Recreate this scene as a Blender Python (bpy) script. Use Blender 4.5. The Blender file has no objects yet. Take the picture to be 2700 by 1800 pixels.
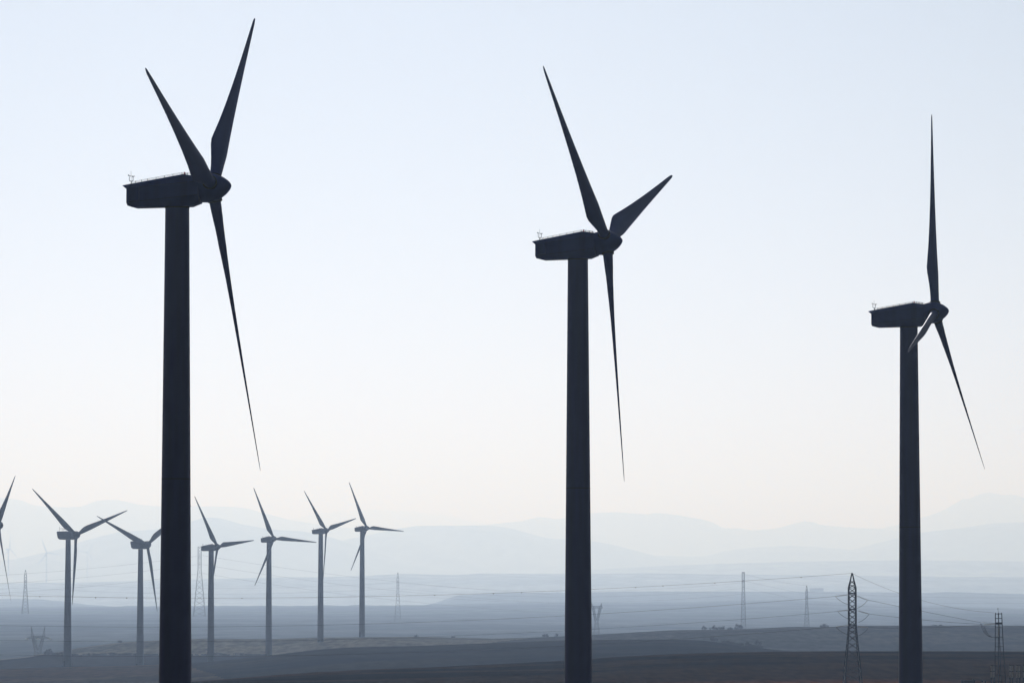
import bpy, math, random
import numpy as np
from mathutils import Vector, Matrix
R_ = math.radians
random.seed(7)
S = bpy.context.scene
COL = S.collection

# ------------------------------------------------------------------ camera
F = 11250.0                      # focal length in units of 1/2700 frame width (150 mm on 36 mm)
ALPHA = math.atan(660.0 / F)     # the camera looks up by this much
cam_d = bpy.data.cameras.new('camera')
cam = bpy.data.objects.new('camera', cam_d); COL.objects.link(cam)
cam_d.sensor_width = 36.0; cam_d.lens = 150.0
cam_d.clip_start = 1.0; cam_d.clip_end = 200000.0
cam.rotation_euler = (math.pi / 2 + ALPHA, 0, 0)
S.camera = cam

# ------------------------------------------------------------------ light
SUN_EL, SUN_AZ = R_(23.0), R_(-4.0)          # azimuth measured from +Y towards +X
SKY_TINT = (0.66, 0.545, 0.345, 1)              # cool white balance of the air
world = bpy.data.worlds.new('World'); S.world = world; world.use_nodes = True
nt = world.node_tree
sky = nt.nodes.new('ShaderNodeTexSky'); sky.sky_type = 'NISHITA'; sky.sun_disc = False
sky.sun_elevation = SUN_EL; sky.sun_rotation = SUN_AZ
sky.air_density = 1.0; sky.dust_density = 0.3; sky.ozone_density = 1.0
bg = nt.nodes['Background']; bg.inputs['Strength'].default_value = 0.05
tint = nt.nodes.new('ShaderNodeMix'); tint.data_type = 'RGBA'; tint.blend_type = 'MULTIPLY'; tint.inputs['Factor'].default_value = 1.0
tint.inputs['B'].default_value = SKY_TINT
nt.links.new(sky.outputs[0], tint.inputs['A']); nt.links.new(tint.outputs['Result'], bg.inputs[0])
sun_d = bpy.data.lights.new('sun', 'SUN'); sun_d.energy = 3.45; sun_d.angle = R_(0.5)
sun_d.color = (0.905, 0.965, 1.10)
sun = bpy.data.objects.new('sun', sun_d); COL.objects.link(sun)
sdir = Vector((math.sin(SUN_AZ) * math.cos(SUN_EL), math.cos(SUN_AZ) * math.cos(SUN_EL), math.sin(SUN_EL)))
sun.rotation_euler = sdir.to_track_quat('Z', 'Y').to_euler()
S.view_settings.view_transform = 'Standard'; S.view_settings.look = 'None'
S.view_settings.exposure = -0.2; S.view_settings.gamma = 1.0
S.render.engine = 'CYCLES'
S.cycles.use_denoising = True
S.cycles.max_bounces = 4; S.cycles.diffuse_bounces = 2; S.cycles.glossy_bounces = 2
S.cycles.volume_bounces = 0; S.cycles.transparent_max_bounces = 16

KF = 1.45                        # everything past the first brown crest lies this much farther out than a first survey put it
# haze: wavelength dependent scattering per metre
HAZE = (4.8e-5, 6.4e-5, 9.1e-5)
HAZE_G = 0.56

# ------------------------------------------------------------------ helpers
def lvl(py):                      # tangent of the elevation of a picture row
    return math.tan(ALPHA + math.atan((900.0 - py) / F))
def at(px, py, D):                # world point seen at photo pixel (px,py), D metres ahead
    a = (px - 1350.0) / F; b = (900.0 - py) / F
    c, s = math.cos(ALPHA), math.sin(ALPHA)
    d = D / (c - b * s)
    return Vector((a * d, D, d * (s + b * c)))

def mat(name, col, rough=0.6, var=0.0, scale=1.0, spec=0.3, metal=0.0, stretch=(1, 1, 1), col2=None, detail=4, coat=0.0):
    m = bpy.data.materials.new(name); m.use_nodes = True
    n = m.node_tree; b = n.nodes['Principled BSDF']
    b.inputs['Roughness'].default_value = rough
    b.inputs['Specular IOR Level'].default_value = spec
    b.inputs['Metallic'].default_value = metal
    b.inputs['Coat Weight'].default_value = coat
    tc = n.nodes.new('ShaderNodeTexCoord'); mp = n.nodes.new('ShaderNodeMapping')
    mp.inputs['Scale'].default_value = stretch
    n.links.new(tc.outputs['Object'], mp.inputs[0])
    nz = n.nodes.new('ShaderNodeTexNoise'); nz.inputs['Scale'].default_value = scale; nz.inputs['Detail'].default_value = detail
    n.links.new(mp.outputs[0], nz.inputs['Vector'])
    cr = n.nodes.new('ShaderNodeValToRGB')
    c2 = col2 or tuple(c * (1 + var) for c in col); c1 = tuple(c * (1 - var) for c in col) if not col2 else col
    cr.color_ramp.elements[0].position = 0.35; cr.color_ramp.elements[1].position = 0.65
    cr.color_ramp.elements[0].color = (*c1, 1); cr.color_ramp.elements[1].color = (*c2, 1)
    n.links.new(nz.outputs[0], cr.inputs[0]); n.links.new(cr.outputs[0], b.inputs['Base Color'])
    return m

def mesh(name, verts, faces, smooth=False):
    me = bpy.data.meshes.new(name); me.from_pydata([tuple(v) for v in verts], [], faces); me.update()
    if smooth:
        me.polygons.foreach_set('use_smooth', [True] * len(me.polygons))
    return me
def link(name, me, m=None, parent=None, loc=None):
    o = bpy.data.objects.new(name, me); COL.objects.link(o)
    if m is not None and len(me.materials) == 0: me.materials.append(m)
    if parent is not None: o.parent = parent
    if loc is not None: o.location = loc
    return o
def tag(o, label, cat, group=None):
    o['label'] = label; o['category'] = cat
    if group: o['group'] = group
    return o
def thing(name, label, cat, loc=(0, 0, 0), rz=0.0, group=None):
    o = bpy.data.objects.new(name, None); COL.objects.link(o); o.empty_display_size = 1
    o.location = loc; o.rotation_euler = (0, 0, rz)
    return tag(o, label, cat, group)

class MB:
    def __init__(s): s.v = []; s.f = []; s.sm = False
    def add(s, vs, fs):
        k = len(s.v); s.v += [tuple(v) for v in vs]; s.f += [tuple(i + k for i in f) for f in fs]
    def box(s, x0, x1, y0, y1, z0, z1):
        s.add([(x0,y0,z0),(x1,y0,z0),(x1,y1,z0),(x0,y1,z0),(x0,y0,z1),(x1,y0,z1),(x1,y1,z1),(x0,y1,z1)],
              [(0,3,2,1),(4,5,6,7),(0,1,5,4),(1,2,6,5),(2,3,7,6),(3,0,4,7)])
    def bar(s, a, b, r, n=4, r2=None):
        a = Vector(a); b = Vector(b); d = (b - a)
        if d.length < 1e-6: return
        d.normalize(); u = d.orthogonal().normalized(); w = d.cross(u); r2 = r if r2 is None else r2
        vs = []
        for p, rr in ((a, r), (b, r2)):
            for i in range(n):
                t = 2 * math.pi * (i + .5) / n; vs.append(p + u * math.cos(t) * rr + w * math.sin(t) * rr)
        fs = [(i, (i + 1) % n, n + (i + 1) % n, n + i) for i in range(n)] + [tuple(range(n))[::-1], tuple(range(n, 2 * n))]
        s.add(vs, fs)
    def tube(s, pts, r, n=5):
        vs = []; m = len(pts)
        for j, p in enumerate(pts):
            d = (Vector(pts[min(j + 1, m - 1)]) - Vector(pts[max(j - 1, 0)])).normalized()
            up = Vector((0, 0, 1)) if abs(d.z) < .95 else Vector((1, 0, 0))
            u = d.cross(up).normalized(); w = d.cross(u)
            for i in range(n):
                t = 2 * math.pi * i / n; vs.append(Vector(p) + (u * math.cos(t) + w * math.sin(t)) * r)
        fs = [(j*n+i, j*n+(i+1)%n, (j+1)*n+(i+1)%n, (j+1)*n+i) for j in range(m-1) for i in range(n)]
        s.add(vs, fs + [tuple(range(n)), tuple(range((m-1)*n, m*n))[::-1]])
    def lathe(s, prof, n=32, axis='z', c=(0, 0, 0)):     # prof: (h, r) along the axis
        vs = []
        for h, r in prof:
            for i in range(n):
                t = 2 * math.pi * i / n; a, b = math.cos(t) * r, math.sin(t) * r
                p = (a, b, h) if axis == 'z' else (h, a, b)
                vs.append((p[0]+c[0], p[1]+c[1], p[2]+c[2]))
        m = len(prof)
        fs = [(j*n+i, j*n+(i+1)%n, (j+1)*n+(i+1)%n, (j+1)*n+i) for j in range(m-1) for i in range(n)]
        s.add(vs, fs + [tuple(range(n))[::-1], tuple(range((m-1)*n, m*n))])
    def mesh(s, name, smooth=False, auto=None):
        me = mesh(name, s.v, s.f, smooth)
        if auto: me.set_sharp_from_angle(angle=R_(auto))
        return me

def interp(tbl, x):
    xs = [t[0] for t in tbl]; ys = [t[1] for t in tbl]
    return np.interp(x, xs, ys)
def smooth_interp(tbl, x, w):     # profile softened over w pixels
    k = np.linspace(-1, 1, 9); acc = 0
    for q in k: acc = acc + interp(tbl, x + q * w)
    return acc / len(k)
_rng = np.random.RandomState(3)
_ph = _rng.rand(400) * 6.283
def fbm1(x, f0, octs, seed=0, gain=.5):
    r = 0; a = 1
    for o in range(octs):
        i = (seed * 13 + o * 3) % 390
        r = r + a * (np.sin(x * f0 + _ph[i]) + .7 * np.sin(x * f0 * 1.37 + _ph[i + 1]) + .5 * np.sin(x * f0 * .61 + _ph[i+2])) / 2
        f0 *= 2.03; a *= gain
    return r

# ------------------------------------------------------------------ ground
# height profiles (photo row of each crest against photo column) at a given distance ahead
A_ = [(-2500,1830),(0,1822),(380,1808),(500,1796),(623,1786),(801,1772),(980,1762),(1088,1759),(1488,1742),(1640,1731),(1800,1724),(1959,1719),(2180,1716),(2700,1717),(5000,1725)]
B_ = [(-2500,1790),(-300,1768),(0,1762),(176,1757),(300,1755),(373,1753),(501,1746),(555,1743),(623,1736),(708,1727),(801,1715),(870,1708),(944,1704),(1100,1701),(1367,1691),(1488,1686),(1700,1684),(1844,1686),(1911,1694),(2010,1708),(2087,1716),(2300,1735),(5000,1760)]
C_ = [(-2500,1745),(0,1739),(84,1731),(115,1723),(168,1726),(700,1727),(760,1722),(845,1703),(955,1684),(1100,1690),(1500,1690),(5000,1690)]
D_ = [(-2500,1760),(0,1745),(120,1726),(197,1709),(268,1699),(325,1692),(417,1687),(501,1683),(701,1683),(851,1679),(962,1678),(1100,1677),(1303,1682),(1399,1680),(1488,1676),(1565,1672),(1700,1664),(1768,1660),(1959,1657),(2087,1651),(2180,1652),(2265,1648),(2700,1648),(5000,1650)]
E_ = [(-2500,1602),(0,1600),(500,1597),(1100,1595),(1208,1593),(1271,1591),(1367,1589),(1700,1588),(1850,1587),(1943,1582),(2087,1582),(2160,1584),(2265,1590),(2371,1596),(2500,1598),(2700,1604),(5000,1612)]
G_ = [(-2500,1579),(0,1579),(96,1579),(172,1585),(237,1594),(320,1600),(1100,1600),(1144,1590),(1208,1569),(1271,1566),(1310,1562),(1488,1562),(1700,1559),(2131,1559),(2265,1560),(2371,1563),(2455,1563),(2493,1560),(2700,1566),(5000,1570)]
def zz(y, D): return (1560.0 - y) / F * D
KD = [-1500, 0, 300, 700, 900, 1250, 1560] + [d * KF for d in (1500, 1625, 1800, 1960, 2150, 2450, 3500, 5500, 8000, 8500, 10300, 10800, 14000, 60000)]
def knots(px):
    o = np.ones_like(px)
    A = smooth_interp(A_, px, 40); B = smooth_interp(B_, px, 25); C = smooth_interp(C_, px, 12)
    Dd = smooth_interp(D_, px, 25); E = smooth_interp(E_, px, 12); G = smooth_interp(G_, px, 8)
    zA = zz(A, 1250); zB = zz(B, 1500 * KF); zC = zz(C, 1800 * KF); zD = zz(Dd, 1960 * KF); zE = zz(E, 8000 * KF)
    z8 = zz(np.maximum(1812 * o, A + 14), 900)
    return [-22*o, -19*o, -17.2*o, -18.6*o, z8, zA, np.minimum(zA * 1.25, zB * .72) - 5.0, zB,
            np.minimum(np.minimum(zB, zC) - 4.6, -28.5 * KF + 0*o), zC, zD, np.minimum(zD - 10, -34. * KF), -36*KF*o, -35*KF*o, -31.5*KF*o, zE, zE - 20,
            zz(G, 10300 * KF), zz(G, 10300 * KF) - 43, -45*KF*o, -45*KF*o]
def pchip_cols(X, Y, xq):         # X (K), Y (K,N), monotone cubic along K
    X = np.array(X, float); h = np.diff(X)[:, None]; d = np.diff(Y, axis=0) / h
    m = np.zeros_like(Y); m[0] = d[0]; m[-1] = d[-1]
    s = d[:-1] * d[1:] > 0
    w1 = 2 * h[1:] + h[:-1]; w2 = h[1:] + 2 * h[:-1]
    with np.errstate(divide='ignore', invalid='ignore'):
        mm = (w1 + w2) / (w1 / d[:-1] + w2 / d[1:])
    m[1:-1] = np.where(s, mm, 0)
    out = []
    k = min(max(np.searchsorted(X, xq) - 1, 0), len(X) - 2)
    t = (xq - X[k]) / (X[k+1] - X[k]); hh = X[k+1] - X[k]
    return ((2*t**3-3*t**2+1)*Y[k] + (t**3-2*t**2+t)*hh*m[k] + (-2*t**3+3*t**2)*Y[k+1] + (t**3-t**2)*hh*m[k+1])
def ground_row(D, x):
    De = max(D, 250.0)
    px = np.clip(1350 + F * x / De, -2500, 5000) if D > 250 else np.clip(1350 + F * x / 900, -2500, 5000)
    K = np.array(knots(px))
    z = pchip_cols(KD, K, D)
    amp = 0.06 if D < 3500 else 0.35
    z = z + amp * fbm1(x / max(D, 300) * 60 + D * .013, 1.0, 5, seed=int(D) % 7 * 0 + 2)
    if 7700*KF < D < 8200*KF or 10000*KF < D < 10500*KF: z = z + 1.5 * np.abs(fbm1(x * .02, 1.0, 4, seed=5, gain=.7))
    return z
def ground_z(x, D): return float(ground_row(D, np.array([float(x)]))[0])

rows = sorted(set([-1400, -700, -200, 0, 120, 250, 400, 560] + list(np.arange(700, 2460 * KF, 22)) + [1250, 1500 * KF, 1800 * KF, 1960 * KF]
        + [d * KF for d in list(np.geomspace(2500, 7900, 40)) + [8000, 8060, 8200, 8500, 8900, 9400, 9900, 10150, 10300, 10380, 10600, 10900, 12000, 14500, 18000, 24000, 34000, 46000, 58000]]))
cols = np.concatenate([np.linspace(-.75, -.15, 40)[:-1], np.linspace(-.15, .15, 300), np.linspace(.15, .75, 40)[1:]])
V = []; nC = len(cols)
for D in rows:
    W = max(D, 0) + 900 if D > -100 else 900
    # the fan is exact ahead of the camera and wide enough beside it
    x = cols * (D if D > 2000 else (max(D, 0) * 1.0 + (2000 - max(D, 0)) * .35 + 0))
    z = ground_row(D, x)
    V += list(zip(x, [D] * nC, z))
Fc = []; mi = []
for j in range(len(rows) - 1):
    Dm = (rows[j] + rows[j+1]) / 2
    for i in range(nC - 1):
        Fc.append((j*nC+i, j*nC+i+1, (j+1)*nC+i+1, (j+1)*nC+i))
        xm = cols[i] * (Dm if Dm > 2000 else (max(Dm, 0) + (2000 - max(Dm, 0)) * .35))
        pxm = 1350 + F * xm / max(Dm, 300)
        edge = 1810 if pxm < 700 else 1810 - 290 * min((pxm - 700) / 90, 1)
        mi.append((3 if pxm < 470 - (Dm - 1500 * KF) * .3 and Dm > 1750 else 0 if Dm < 1300 else 1) if Dm < min(edge, 1510 if pxm < 470 else 9999) * KF or Dm < 1300 else 1 if Dm < edge * KF else (2 if xm < 5 + (Dm - 1900 * KF) * .1 else 4) if Dm < 2300 * KF else 5)

def field_mat(name, c1, c2, c3, sx, sy, f, rough=.95, fine=(.2, .04), patch=None):
    m = bpy.data.materials.new(name); m.use_nodes = True; n = m.node_tree; L = n.links.new
    n.nodes.remove(n.nodes['Principled BSDF']); b = n.nodes.new('ShaderNodeBsdfDiffuse'); b.inputs['Roughness'].default_value = 0.6
    L(b.outputs[0], n.nodes['Material Output'].inputs['Surface'])
    tc = n.nodes.new('ShaderNodeTexCoord')
    def noise(sc, fx, fy, det, rot=0.0):
        mp = n.nodes.new('ShaderNodeMapping'); mp.inputs['Scale'].default_value = (fx, fy, fx); mp.inputs['Rotation'].default_value = (0, 0, rot)
        L(tc.outputs['Object'], mp.inputs[0]); z = n.nodes.new('ShaderNodeTexNoise')
        z.inputs['Scale'].default_value = sc; z.inputs['Detail'].default_value = det; L(mp.outputs[0], z.inputs['Vector']); return z
    a = noise(f, sx, sy, 5); r1 = n.nodes.new('ShaderNodeValToRGB')
    r1.color_ramp.elements[0].position = .42; r1.color_ramp.elements[1].position = .58
    r1.color_ramp.elements[0].color = (*c1, 1); r1.color_ramp.elements[1].color = (*c2, 1); L(a.outputs[0], r1.inputs[0])
    c = noise(f * .31, sx, sy, 3, .12); r2 = n.nodes.new('ShaderNodeValToRGB')
    r2.color_ramp.elements[0].position = .5; r2.color_ramp.elements[1].position = .62
    r2.color_ramp.elements[0].color = (0, 0, 0, 1); r2.color_ramp.elements[1].color = (1, 1, 1, 1); L(c.outputs[0], r2.inputs[0])
    mx = n.nodes.new('ShaderNodeMix'); mx.data_type = 'RGBA'; L(r2.outputs[0], mx.inputs['Factor']); L(r1.outputs[0], mx.inputs['A']); mx.inputs['B'].default_value = (*c3, 1)
    g = noise(1.0, fine[0], fine[1], 7); r3 = n.nodes.new('ShaderNodeMapRange'); r3.inputs['From Min'].default_value = .3; r3.inputs['From Max'].default_value = .7
    r3.inputs['To Min'].default_value = .62; r3.inputs['To Max'].default_value = 1.40; L(g.outputs[0], r3.inputs[0])
    if patch:                     # bare soil of another colour at one place in the field
        px_, py_, rx, ry, pc = patch
        mp = n.nodes.new('ShaderNodeMapping'); mp.inputs['Location'].default_value = (-px_ / rx, -py_ / ry, 0); mp.inputs['Scale'].default_value = (1 / rx, 1 / ry, 0)
        L(tc.outputs['Object'], mp.inputs[0]); ln = n.nodes.new('ShaderNodeVectorMath'); ln.operation = 'LENGTH'; L(mp.outputs[0], ln.inputs[0])
        ad = n.nodes.new('ShaderNodeMath'); ad.operation = 'MULTIPLY_ADD'; L(c.outputs[0], ad.inputs[0]); ad.inputs[1].default_value = 1.2; L(ln.outputs['Value'], ad.inputs[2])
        mr = n.nodes.new('ShaderNodeMapRange'); mr.inputs['From Min'].default_value = 1.7; mr.inputs['From Max'].default_value = 1.0; L(ad.outputs[0], mr.inputs[0])
        mp2 = n.nodes.new('ShaderNodeMix'); mp2.data_type = 'RGBA'; L(mr.outputs[0], mp2.inputs['Factor']); L(mx.outputs['Result'], mp2.inputs['A']); mp2.inputs['B'].default_value = (*pc, 1); mx = mp2
    m2 = n.nodes.new('ShaderNodeMix'); m2.data_type = 'RGBA'; m2.blend_type = 'MULTIPLY'; m2.inputs['Factor'].default_value = 1
    L(mx.outputs['Result'], m2.inputs['A']); L(r3.outputs[0], m2.inputs['B'])
    L(m2.outputs['Result'], b.inputs['Color'])
    return m
g_me = mesh('ground', V, Fc, True)
for m_ in (field_mat('ploughed_field', (.009,.006,.004), (.058,.035,.019), (.066,.036,.020), .022, .022, 1.0, fine=(.40, .05), patch=(68, 930, 46, 60, (.22,.078,.040))),
           field_mat('dark_fallow_field', (.004,.006,.012), (.018,.018,.020), (.030,.026,.020), .018, .018, 1.0),
           field_mat('stubble_field', (.22,.20,.165), (.31,.275,.215), (.15,.145,.12), .018, .018, 1.0),
           field_mat('brown_field', (.050,.034,.020), (.120,.076,.042), (.095,.052,.028), .018, .018, 1.0),
           field_mat('fallow_slope', (.050,.050,.050), (.095,.090,.082), (.065,.070,.058), .012, .018, 1.0),
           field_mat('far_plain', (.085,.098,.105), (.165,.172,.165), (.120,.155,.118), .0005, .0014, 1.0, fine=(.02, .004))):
    g_me.materials.append(m_)
g_me.polygons.foreach_set('material_index', mi)
gr = link('ground', g_me); gr['kind'] = 'structure'

# ------------------------------------------------------------------ hills and mountains
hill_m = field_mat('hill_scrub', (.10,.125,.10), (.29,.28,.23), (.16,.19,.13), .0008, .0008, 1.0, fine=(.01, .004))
pale_m = field_mat('pale_haze_hill', (.34,.36,.35), (.50,.50,.46), (.40,.43,.38), .0006, .0012, 1.0, fine=(.01, .003))  # dry ground made paler; the whitish haze is put into its colour
def ridge(name, D, prof, depth_front, depth_back, foot=-65., rough=0., seed=1, x0=-1500, x1=4200, n=420, relief=.0, w=6, m=None):
    D, depth_front, depth_back = D * KF, depth_front * KF, depth_back * KF
    px = np.linspace(x0, x1, n)
    crest = smooth_interp(prof, px, w)
    crest = crest + rough * fbm1(px, .02, 7, seed, .55)
    zc = zz(crest, D)
    ts = np.concatenate([np.linspace(0, 1, 15), 1 + np.linspace(0, 1, 8)[1:]])
    V = []
    for t in ts:
        if t <= 1: y = D - depth_front * (1 - t); h = .5 - .5 * math.cos(math.pi * t ** .85)
        else: y = D + depth_back * (t - 1); h = .5 + .5 * math.cos(math.pi * (t - 1))
        x = (px - 1350) / F * D
        hh = foot + (zc - foot) * h
        if relief and 0 < t < 1:
            hh = hh - (zc - foot) * relief * np.abs(fbm1(x / D * 40 + t * 2.1, 3.0, 4, seed + 3)) * math.sin(math.pi * t) * .5
        V += list(zip(x, [y] * n, hh))
    Fc = [(j*n+i, j*n+i+1, (j+1)*n+i+1, (j+1)*n+i) for j in range(len(ts)-1) for i in range(n-1)]
    o = link(name, mesh(name, V, Fc, True), m or hill_m); o['kind'] = 'structure'
    return o
L6 = [(-1500,1534),(0,1537),(197,1535),(413,1529),(501,1527),(701,1522),(837,1521),(960,1517),(1080,1512),(1208,1515),(1259,1511),(1488,1512),(1700,1511),(1900,1513),(2160,1516),(2400,1519),(2700,1521),(4200,1525)]
L6b = [(-1500,1600),(1200,1600),(1500,1505),(1640,1497),(1900,1485),(2160,1479),(2455,1476),(2700,1480),(4200,1490)]
L8 = [(-1500,1500),(-100,1484),(38,1475),(153,1449),(207,1433),(306,1403),(413,1396),(470,1385),(501,1376),(544,1363),(583,1366),(641,1383),(701,1394),(801,1401),(873,1415),(950,1440),(1050,1475),(1200,1500),(4200,1560)]
L7 = [(-1500,1560),(600,1480),(800,1445),(900,1425),(959,1413),(1034,1397),(1100,1386),(1160,1385),(1287,1385),(1342,1392),(1399,1407),(1447,1419),(1488,1421),(1578,1428),(1622,1437),(1700,1458),(1760,1475),(1900,1500),(4200,1560)]
L8R = [(-1500,1560),(1400,1500),(1550,1482),(1640,1472),(1717,1465),(1774,1466),(1857,1466),(1917,1450),(1991,1443),(2087,1438),(2160,1442),(2244,1449),(2310,1432),(2371,1418),(2437,1403),(2528,1392),(2616,1379),(2700,1377),(3200,1370),(4200,1400)]
L9 = [(-1500,1350),(-300,1320),(0,1313),(50,1317),(96,1334),(188,1338),(237,1332),(268,1319),(306,1317),(333,1322),(356,1328),(413,1335),(501,1334),(605,1335),(651,1340),(701,1354),(773,1372),(900,1390),(1100,1400),(1200,1392),(1303,1381),(1367,1375),(1428,1362),(1472,1368),(1558,1353),(1629,1350),(1704,1356),(1732,1351),(1777,1357),(1844,1367),(1876,1377),(1902,1392),(1943,1392),(1991,1399),(2048,1393),(2118,1373),(2150,1376),(2160,1383),(2244,1391),(2321,1396),(2371,1400),(2500,1420),(4200,1450)]
L9f = [(-1500,1500),(600,1400),(850,1352),(980,1343),(1080,1348),(1176,1356),(1223,1369),(1303,1382),(1500,1410),(4200,1500)]
L10 = [(-1500,1500),(1900,1420),(2244,1391),(2321,1393),(2371,1383),(2423,1366),(2458,1357),(2488,1345),(2511,1332),(2539,1315),(2556,1316),(2581,1303),(2609,1296),(2630,1304),(2672,1303),(2700,1312),(2800,1330),(3200,1360),(4200,1390)]
ridge('hills', 15600, L6, 2600, 4500, rough=.5, seed=2, m=pale_m)
ridge('hills', 20500, L6b, 2500, 3000, rough=.5, seed=3, m=pale_m)
ridge('hills', 24500, L8, 3500, 3000, rough=.8, seed=4, relief=.35)
ridge('hills', 26000, L7, 3500, 3000, rough=.5, seed=5, relief=.35)
ridge('hills', 27500, L8R, 4000, 3000, rough=.6, seed=6, relief=.35)
ridge('mountains', 35000, L9, 6000, 4500, rough=.7, seed=7, relief=.4)
ridge('mountains', 38500, L10, 6000, 4000, rough=.9, seed=8, relief=.4)
ridge('mountains', 52000, L9f, 5000, 4000, rough=.6, seed=9)

# ------------------------------------------------------------------ wind turbines
paint = mat('backlit_paint', (.014,.030,.200), rough=.55, var=.25, scale=.6, spec=.2, stretch=(1, 1, .12))  # near-black blue: backlit shade put into the colour of white turbines
backlit_tower_paint = mat('backlit_tower_paint', (.005,.012,.130), rough=.48, var=.3, scale=.9, spec=.35, stretch=(1, 1, .05))  # towers darker still, the same backlit shade in their colour
mid_haze_paint = mat('mid_haze_paint', (.085,.097,.135), rough=.6, var=.15, scale=.5, spec=.25)  # lighter copy for the middle row; haze is put into the colour
far_haze_paint = mat('far_haze_paint', (.62,.63,.64), rough=.6, var=.05, scale=.3, spec=.25)  # white copy for the farthest turbines, colour standing in for haze fading
dark_rubber = mat('dark_rubber', (.008,.008,.009), rough=.8)
steel = mat('dark_steel', (.010,.011,.015), rough=.9, var=.2, spec=.02)
galv = mat('galvanised_rail', (.09,.09,.09), rough=.5, var=.1)
red_lens = mat('red_lamp_lens', (.45,.02,.02), rough=.3)

def tower_profile(H, rt, rb):
    p = []
    for k in range(25):
        t = k / 24; p.append((H * t, rb + (rt - rb) * (t ** .92)))
    return p
HL = 1.62                          # tower stops below the hub axis
def blade_mesh(R, kind):
    # radius, chord, thickness ratio, twist, offset of the pitch axis from the leading edge
    if kind == 1:
        st = [(.90,.94,1.,0,.5),(1.25,.95,1.,0,.5),(1.8,1.05,.86,10,.46),(2.5,1.26,.66,15,.40),(3.4,1.62,.42,15.5,.34),(4.3,1.95,.30,14.5,.31),(4.9,2.06,.27,13.5,.30),
              (5.6,1.99,.25,12,.30),(7.5,1.75,.22,9,.31),(10,1.47,.20,6.3,.32),(13,1.17,.185,4,.33),(16,.90,.17,2.4,.34),(19,.66,.16,1.2,.36),(21.5,.47,.15,.5,.38),(22.9,.34,.14,.1,.40),(23.3,.24,.14,0,.45),(23.5,.08,.14,0,.6)]
    else:
        st = [(.90,1.1,1.,0,.5),(1.5,1.1,1.,0,.5),(2.6,1.35,.7,11,.42),(3.8,1.8,.42,14,.34),(5.2,2.08,.30,13.5,.30),(6.6,2.1,.27,12,.30),
              (8.5,1.93,.24,9.5,.31),(11,1.65,.21,7,.32),(14,1.34,.19,4.5,.33),(17,1.05,.18,2.8,.34),(20,.78,.17,1.5,.35),(23,.52,.15,.6,.37),(25,.34,.14,.1,.4),(25.7,.2,.14,0,.45),(26,.06,.14,0,.6)]
        st = [(a * 1.0, b, c, d, e) for a, b, c, d, e in st]
    n = 22; vs = []
    for r, c, tr, tw, ax in st:
        b = R_(tw); w = min(max((tr - .30) / .6, 0), 1)
        for i in range(n):
            a = 2 * math.pi * i / n
            cx = .5 - .5 * math.cos(a)                       # 0 leading edge .. 1 trailing
            # aerofoil half thickness
            yt = 5 * (.2969*math.sqrt(cx) - .126*cx - .3516*cx**2 + .2843*cx**3 - .1036*cx**4) * tr
            yc = .5 * math.sin(a) * tr
            y = (1 if math.sin(a) >= 0 else -1) * yt * (1 - w) + yc * w if abs(math.sin(a)) > 1e-9 else 0
            s = (ax - cx) * c; h = y * c                     # s positive towards leading edge
            pre = 0.0
            # chord = cos t + sin n ; x is n, y is t
            vs.append((s * math.sin(b) + h * math.cos(b) + pre, s * math.cos(b) - h * math.sin(b), r))
    m = len(st)
    fs = [(j*n+i, j*n+(i+1)%n, (j+1)*n+(i+1)%n, (j+1)*n+i) for j in range(m-1) for i in range(n)]
    fs += [tuple(range(n))[::-1], tuple(range((m-1)*n, m*n))]
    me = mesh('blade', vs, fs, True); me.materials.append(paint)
    me.set_sharp_from_angle(angle=R_(50))
    return me

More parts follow.
